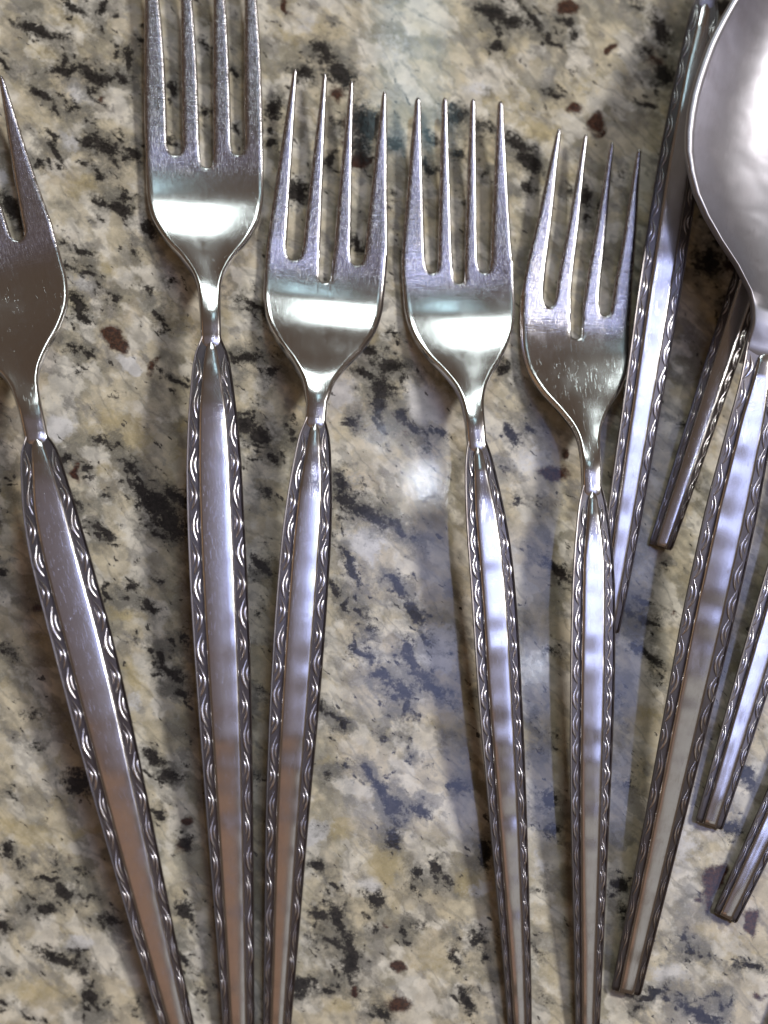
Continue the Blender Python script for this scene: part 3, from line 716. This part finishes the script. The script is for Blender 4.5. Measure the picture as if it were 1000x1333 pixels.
def handle(sp, root, spec, org, seed):
    r = random.Random(seed)
    s0, s1 = spec['handle']
    hwf = pchip(*zip(*[(s, w_) for s, w_ in spec['handle_half']]))
    def hw(s):
        e = s1 - s
        k = 1.0 if e > 5 else 0.86 + 0.14 * math.sqrt(max(0, 1 - ((5 - e) / 5) ** 2))
        return float(hwf(s)) * k
    def body(s):
        h = hw(s); g = min(1.0, max(0.0, (s - s0) / 30.0)); rim = 1.5 / h * min(1, h / 14)
        e = max(0.0, 1 - (s1 - s) / 4.0) * 0.35
        return [(-h*.80, -1.15 + e), (-h*.95, -.95 + e), (-h, -.45), (-h, .02 - e*.4), (-h*(1-rim*.45), .17 - e*.5), (-h*(1-rim*1.3), .13 - e*.5), (-h*(1-rim*2.0), -.22*g - e*.3), (-h*.45, -.25*g - e*.3),
                (h*.45, -.25*g - e*.3), (h*(1-rim*2.0), -.22*g - e*.3), (h*(1-rim*1.3), .13 - e*.5), (h*(1-rim*.45), .17 - e*.5), (h, .02 - e*.4), (h, -.45), (h*.95, -.95 + e), (h*.80, -1.15 + e)]
    S = np.concatenate((np.linspace(s0, s0 + 60, 14), np.linspace(s0 + 60, s1 - 6, 46)[1:], s1 - np.array([4.5, 3, 1.8, .9, .3, 0])))
    me = loft(sp, S, body, org, 'handle')
    H = link('handle', me, M_BODY, root); edge_split_bevel(H, 40)
    # raised centre panel with chamfered sides, slightly wavy from polishing
    pf = spec.get('panel', 0.53)
    p0 = s0 + 8
    ph = [r.uniform(0, 6.28) for _ in range(4)]; amp = spec.get('wave', 0.02)
    def pan(s):
        nose = min(1.0, max(0.0, (s - p0) / 85.0)); h = hw(s)
        ws = h * pf * (0.62 + 0.38 * nose ** 0.8)
        n2 = min(1.0, max(0.0, (s - p0) / 9.0)); ws *= math.sqrt(max(0.05, 1 - (1 - n2) ** 2))
        e = max(0.0, 1 - (s1 - s) / 3.0)
        hgt = (0.30 + 0.40 * min(1.0, (s - p0) / 30.0)) * (0.5 + 0.5 * n2) * (1 - .35 * e)
        wv = amp * (math.sin(s / 9.6 + ph[0]) + 0.7 * math.sin(s / 6.3 + ph[1]) + 1.2 * math.sin(s / 23.0 + ph[2])) * min(1, (s - p0) / 40)
        t = hgt + wv; ch = min(3.4, ws * .34)
        tl = spec.get('tilt', 0.0)
        cr = 0.06
        return [(-ws, -.40), (-ws, t*.50), (-ws + ch*.22, t*.78), (-ws + ch*.9, t*.99), (-ws + ch*1.1, t + cr*.1), (-ws*.5, t + cr*.75), (0, t + cr), (ws*.5, t + cr*.75), (ws - ch*1.1, t + cr*.1), (ws - ch*.9, t*.99), (ws - ch*.22, t*.78), (ws, t*.50), (ws, -.40)]
    S = np.concatenate((p0 + np.array([0, .8, 2, 4, 6.5, 9]), np.arange(p0 + 12, s1 - 5, 3.0), s1 - np.array([3.5, 2, 1, .6])))
    pm = loft(sp, S, pan, org, 'panel')
    P = link('panel', pm, M_PANEL, H); edge_split_bevel(P, 50)
    # border scrolls
    pitch = spec['pitch']
    n = int((s1 - s0 - 16) / pitch)
    sk = spec.get('scroll', 'inward')
    for side in (-1, 1):
        ofs = r.uniform(0, .5) * pitch
        for i in range(n):
            sA = s0 + 10 + ofs + i * pitch
            if sA + pitch > s1 - 2: break
            if spec.get('skip') and spec['skip'](sA, side): continue
            sB = sA + pitch
            def lane(s):
                h = hw(s); nose = min(1.0, max(0.0, (s - p0) / 85.0)); ws = h * pf * (0.62 + 0.38 * nose ** 0.8)
                return ws + 0.8, h - 1.0
            a0, a1 = lane(sA); b0, b1 = lane(sB)
            o = sp.pt(np.array([sA]), side * np.array([a0]), np.array([-.16]))[0]
            ex = sp.pt(np.array([sA]), side * np.array([a1]), np.array([-.16]))[0] - o
            o2 = sp.pt(np.array([sB]), side * np.array([b0]), np.array([-.16]))[0]
            ey = o2 - o
            ez = np.cross(ex, ey); ez = ez / np.linalg.norm(ez) * (1 if side * 1 else 1)
            if ez[2] < 0: ez = -ez
            kind = sk if sk != 'alternate' else ('inward', 'outward')[i % 2]
            sc = link('scroll', scroll_mesh(kind), None, H)
            hz = 0.46 * MM * r.uniform(.75, 1.15) * min(1.0, (a1 - a0) / 11.0 + .25)
            j = r.uniform(.82, 1.06); ey = ey * r.uniform(.9, 1.04)
            M = Matrix(((ex[0]*j, ey[0], ez[0]*hz, o[0]-org[0]), (ex[1]*j, ey[1], ez[1]*hz, o[1]-org[1]), (ex[2]*j, ey[2], ez[2]*hz, o[2]-org[2]), (0, 0, 0, 1)))
            sc.matrix_local = M

def thing(name, label, cat, loc, group=None):
    e = bpy.data.objects.new(name, None); COL.objects.link(e)
    e.empty_display_size = 0.01; e.location = loc
    e['label'] = label; e['category'] = cat
    if group: e['group'] = group
    return e

def build(kind, name, label, cat, pts, zs, spec, seed, group=None):
    sp = Spine(pts, zs); sp.roll = spec.get('turn', 0.0)
    mid = sp.pt(np.array([sp.L * 0.55]), np.array([0.0]), np.array([0.0]))[0]
    org = np.array((mid[0], mid[1], 0.0))
    e = thing(name, label, cat, org, {'fork': 'forks laid side by side on the granite', 'utensil': 'handles of more flatware beside the forks'}.get(cat))
    (fork_head if kind == 'fork' else spoon_head)(sp, e, spec, org)
    handle(sp, e, spec, org, seed)
    return e

def fork_z(root, neck, h0, L, peak=12.0, tip=6.0, end=1.75):
    n = neck - root
    return [(-40, tip + 1.6), (0, tip), (root * .5, 3.1), (root - 10, 1.75), (root + .17*n, 1.25), (root + .36*n, 1.75), (root + .52*n, 3.3), (root + .70*n, 6.2), (root + .88*n, peak - 2.8), (neck + 12, peak - .9), (h0 + 45, peak),
            (h0 + (L - h0) * .28, peak - .75), (h0 + (L - h0) * .5, peak - 3.0), (h0 + (L - h0) * .75, peak - 6.7), (L, end), (L + 60, end - 1.2)]

def fork(name, label, pts, seed, root, neck, h0, W, tines, depth, hh, tipw=6.5, taper=1.0, lean=1.0, peak=12.0, roll=0.0, wave=0.02, panel=0.53, scroll='alternate', pitch=36, tip=6.0, shift=0):
    p = np.array(pts, float); L = float(np.hypot(*np.diff(p, axis=0).T).sum())
    f = root + shift
    hw = [(0, W), (root - 10, W), (f + 60, W * .985), (f + 90, W * .92), (f + 122, W * .71), (f + 150, W * .42), (f + 172, W * .25), (f + 190, W * .19), (neck + 6, W * .172), (h0 + 16, W * .172), (h0 + 26, W*.16)]
    spec = dict(root=root, neck=neck, neck_end=h0 + 24, half_width=hw, tines=tines, slot_depth=depth, tipw=tipw, taper=taper, lean=lean, roll=roll,
                handle=(h0, L), handle_half=[(h0 + a * (L - h0), b) for a, b in hh], wave=wave, panel=panel, scroll=scroll, pitch=pitch)
    return build('fork', name, label, 'fork', pts, fork_z(root, neck, h0, L, peak, tip), spec, seed)

HH = lambda m: [(0, 12.5), (.03, .62*m), (.07, .76*m), (.13, .90*m), (.20, .98*m), (.30, 1.0*m), (.42, .97*m), (.56, .88*m), (.70, .76*m), (.85, .62*m), (1.0, .49*m)]

# A: fork cut by the left edge of the photo
fork('fork', 'fork cut off by the left edge, handle slanting to lower right', [(-66,108),(-20,313),(8,410),(40,535),(68,682),(112,853),(156,1033),(200,1213),(240,1370)], 1,
     root=208, neck=440, h0=470, W=90, shift=14, tines=[(-90,-52,-66,2),(-34,-9,-21,0),(9,34,21,0),(52,90,68,2)], depth=[5,22,5], hh=HH(38), tipw=6.5, panel=.56, pitch=41, wave=.012, roll=.03)
# B: long dinner fork, tines running out of the top
fork('fork', 'largest fork with four tines running out of the top edge, second from left', [(258,-80),(262,0),(266,200),(270,330),(274,414),(276,500),(280,646),(285,760),(291,880),(298,1030),(306,1213),(312,1370)], 2,
     root=270, neck=492, h0=518, W=79, tines=[(-79,-49,-68,2),(-29,-6,-21,0),(12,36,25,0),(54,79,68,2)], depth=[4,20,4], hh=HH(37), tipw=7, taper=2.4, lean=1.0, panel=.55, pitch=40, wave=.016)
# C
fork('fork', 'third fork from left, leaning right, bright white reflection below its tines', [(441,103),(431,240),(422,370),(417,440),(413,517),(407,600),(394,768),(384,912),(376,1033),(367,1213),(359,1370)], 3,
     root=226, neck=415, h0=442, W=81, tines=[(-81,-54,-60,-8),(-33,-9,-19,-6),(9,32,18,0),(50,82,64,9)], depth=[6,32,6], hh=HH(33), tipw=6, taper=1.1, panel=.52, pitch=36, wave=.022)
# D
fork('fork', 'fourth fork from left, handle crossing the blue sheen beside the small lamp glare', [(598,128),(596,240),(595,345),(601,430),(610,490),(618,548),(624,600),(641,750),(651,900),(664,1100),(672,1230),(678,1355)], 4,
     root=212, neck=424, h0=448, W=76, tines=[(-76,-43,-57,1),(-26,-6,-20,0),(10,28,19,0),(45,75,57,1)], depth=[8,22,8], hh=HH(29.5), tipw=8, panel=.54, pitch=34, wave=.03, scroll='outward', roll=.035)
# E
fork('fork', 'rightmost fork, its deep middle slot and right tine beside a slanting handle', [(780,180),(765,290),(750,400),(750,465),(757,523),(765,566),(770,610),(772,660),(773,760),(772,870),(769,1033),(767,1213),(765,1360)], 5,
     root=212, neck=432, h0=456, W=76, tines=[(-77,-46,-57,-3),(-30,-8,-19,-2),(9,31,19,2),(48,76,58,5)], depth=[6,44,10], hh=HH(29.5), tipw=6.5, panel=.53, pitch=34, wave=.024, scroll='outward', roll=-.03, tip=5.0)

def spoon(name, label, cat, pts, seed, bowl, depth, neck_end, h0, hw, hh, zs, panel=.53, pitch=36, wave=.015, scroll='inward', turn=0.0):
    p = np.array(pts, float); L = float(np.hypot(*np.diff(p, axis=0).T).sum())
    spec = dict(half_width=hw, bowl_end=bowl, neck_end=neck_end, depth=depth, handle=(h0, L), handle_half=[(h0 + a * (L - h0), b) for a, b in hh], wave=wave, panel=panel, scroll=scroll, pitch=pitch, turn=turn)
    return build('spoon', name, label, cat, pts, zs(L), spec, seed)

def spoon_hw(bowl, W, neck, h0, nw):
    return [(0, 0.5), (bowl*.012, W*.16), (bowl*.04, W*.30), (bowl*.10, W*.49), (bowl*.2, W*.70), (bowl*.33, W*.87), (bowl*.48, W*.98), (bowl*.58, W), (bowl*.68, W*.97), (bowl*.79, W*.84), (bowl*.88, W*.62), (bowl*.95, W*.38), (bowl*1.0, W*.235), (bowl*1.05, nw*1.12), (neck, nw), (h0 + 30, nw*1.05)]

# H: large spoon lying over the others
def hz(L): return [(0, 26), (260, 24.6), (530, 23.5), (590, 23.3), (650, 22.8), (760, 20.6), (L*.70, 14.4), (L*.85, 8.0), (L, 1.75), (L+40, .6)]
pH = [(1132,-128),(1075,120),(1012,398),(1000,452),(971,585),(947,692),(908,870),(867,1060),(815,1293)]
spoon('serving_spoon', 'large spoon at the right edge, bowl up, its long handle lying on top', 'spoon', pH, 8, 530, 11.0, 618, 596,
      spoon_hw(530, 186, 575, 596, 29), [(0, 29), (.05, 28), (.14, 31.5), (.28, 35.5), (.40, 35), (.55, 31), (.7, 26.5), (.85, 22.5), (1, 19)], hz, panel=.53, pitch=38, wave=.022)

def small_z(bowl, h0, pk):
    return lambda L: [(0, 5.6), (bowl*.5, 5.6), (bowl, 6.4), (bowl + 40, pk - 2), (h0, pk - .4), (h0 + 60, pk), (h0 + (L-h0)*.35, pk - 1.0), (h0 + (L-h0)*.6, pk - 3.6), (h0+(L-h0)*.8, pk*.42), (L, 1.75), (L+40, .8)]
def small(label, end, far, seed, hh, bowl=230, W=95, pk=10.5, panel=.52, pitch=36, scroll='inward', wave=.015, name='utensil', turn=0.0, gap=70):
    # axis given by the handle end and a point further up; the head continues past the frame
    e = np.array(end, float); f = np.array(far, float); L = 1180.0 if bowl < 300 else 1300.0
    d = (f - e) / np.linalg.norm(f - e)
    pts = [tuple(e + d * (L * q)) for q in (1, .8, .6, .4, .2, 0)]
    h0 = bowl + gap
    return spoon(name, label, 'utensil', pts, seed, bowl, 4.6, h0 + 22, h0, spoon_hw(bowl, W, bowl + 50, h0, 13), hh, small_z(bowl, h0, pk), panel, pitch, wave, scroll, turn)

# F: slanting handle between the last fork and the spoon
small('slanting handle between the rightmost fork and the spoon bowl, head beyond the top edge', (790, 822), (916, 14), 6, [(0, 14), (.02, 19.5), (.06, 22.5), (.15, 26.5), (.30, 30), (.45, 29.5), (.62, 26.5), (.8, 23.5), (.92, 20), (1, 16.5)], pk=11.5, pitch=35, gap=120)
# G: dark handle end under the spoon
small('short dark handle end sticking out from under the spoon bowl', (860, 712), (950, 440), 7, [(0, 12), (.05, 17), (.2, 23), (.4, 24), (.6, 22.5), (.8, 19.5), (1, 15.5)], pk=9.0, W=80, bowl=210, pitch=30, turn=0.2)
# I: handle end right of the spoon handle
small('handle end tucked close along the right side of the long spoon handle', (923, 1075), (977, 898), 9, [(0, 12), (.05, 17), (.2, 27), (.4, 28), (.6, 26.5), (.8, 23.5), (1, 18.5)], pk=9.0, W=80, bowl=210, pitch=33)
# J: handle end at the right edge
small('short bright handle end near the lower right edge', (944, 1195), (1011, 1052), 10, [(0, 12), (.05, 17), (.2, 24), (.4, 26), (.6, 24.5), (.8, 21), (1, 16.5)], pk=9.0, W=80, bowl=210, pitch=31)
# K: only its border shows in the corner
small('sliver of a handle in the bottom right corner', (1012, 1350), (1110, 1140), 12, [(0, 12), (.05, 17), (.2, 24), (.4, 26), (.6, 24.5), (.8, 21), (1, 17)], pk=9.0, W=80, bowl=210, pitch=31)
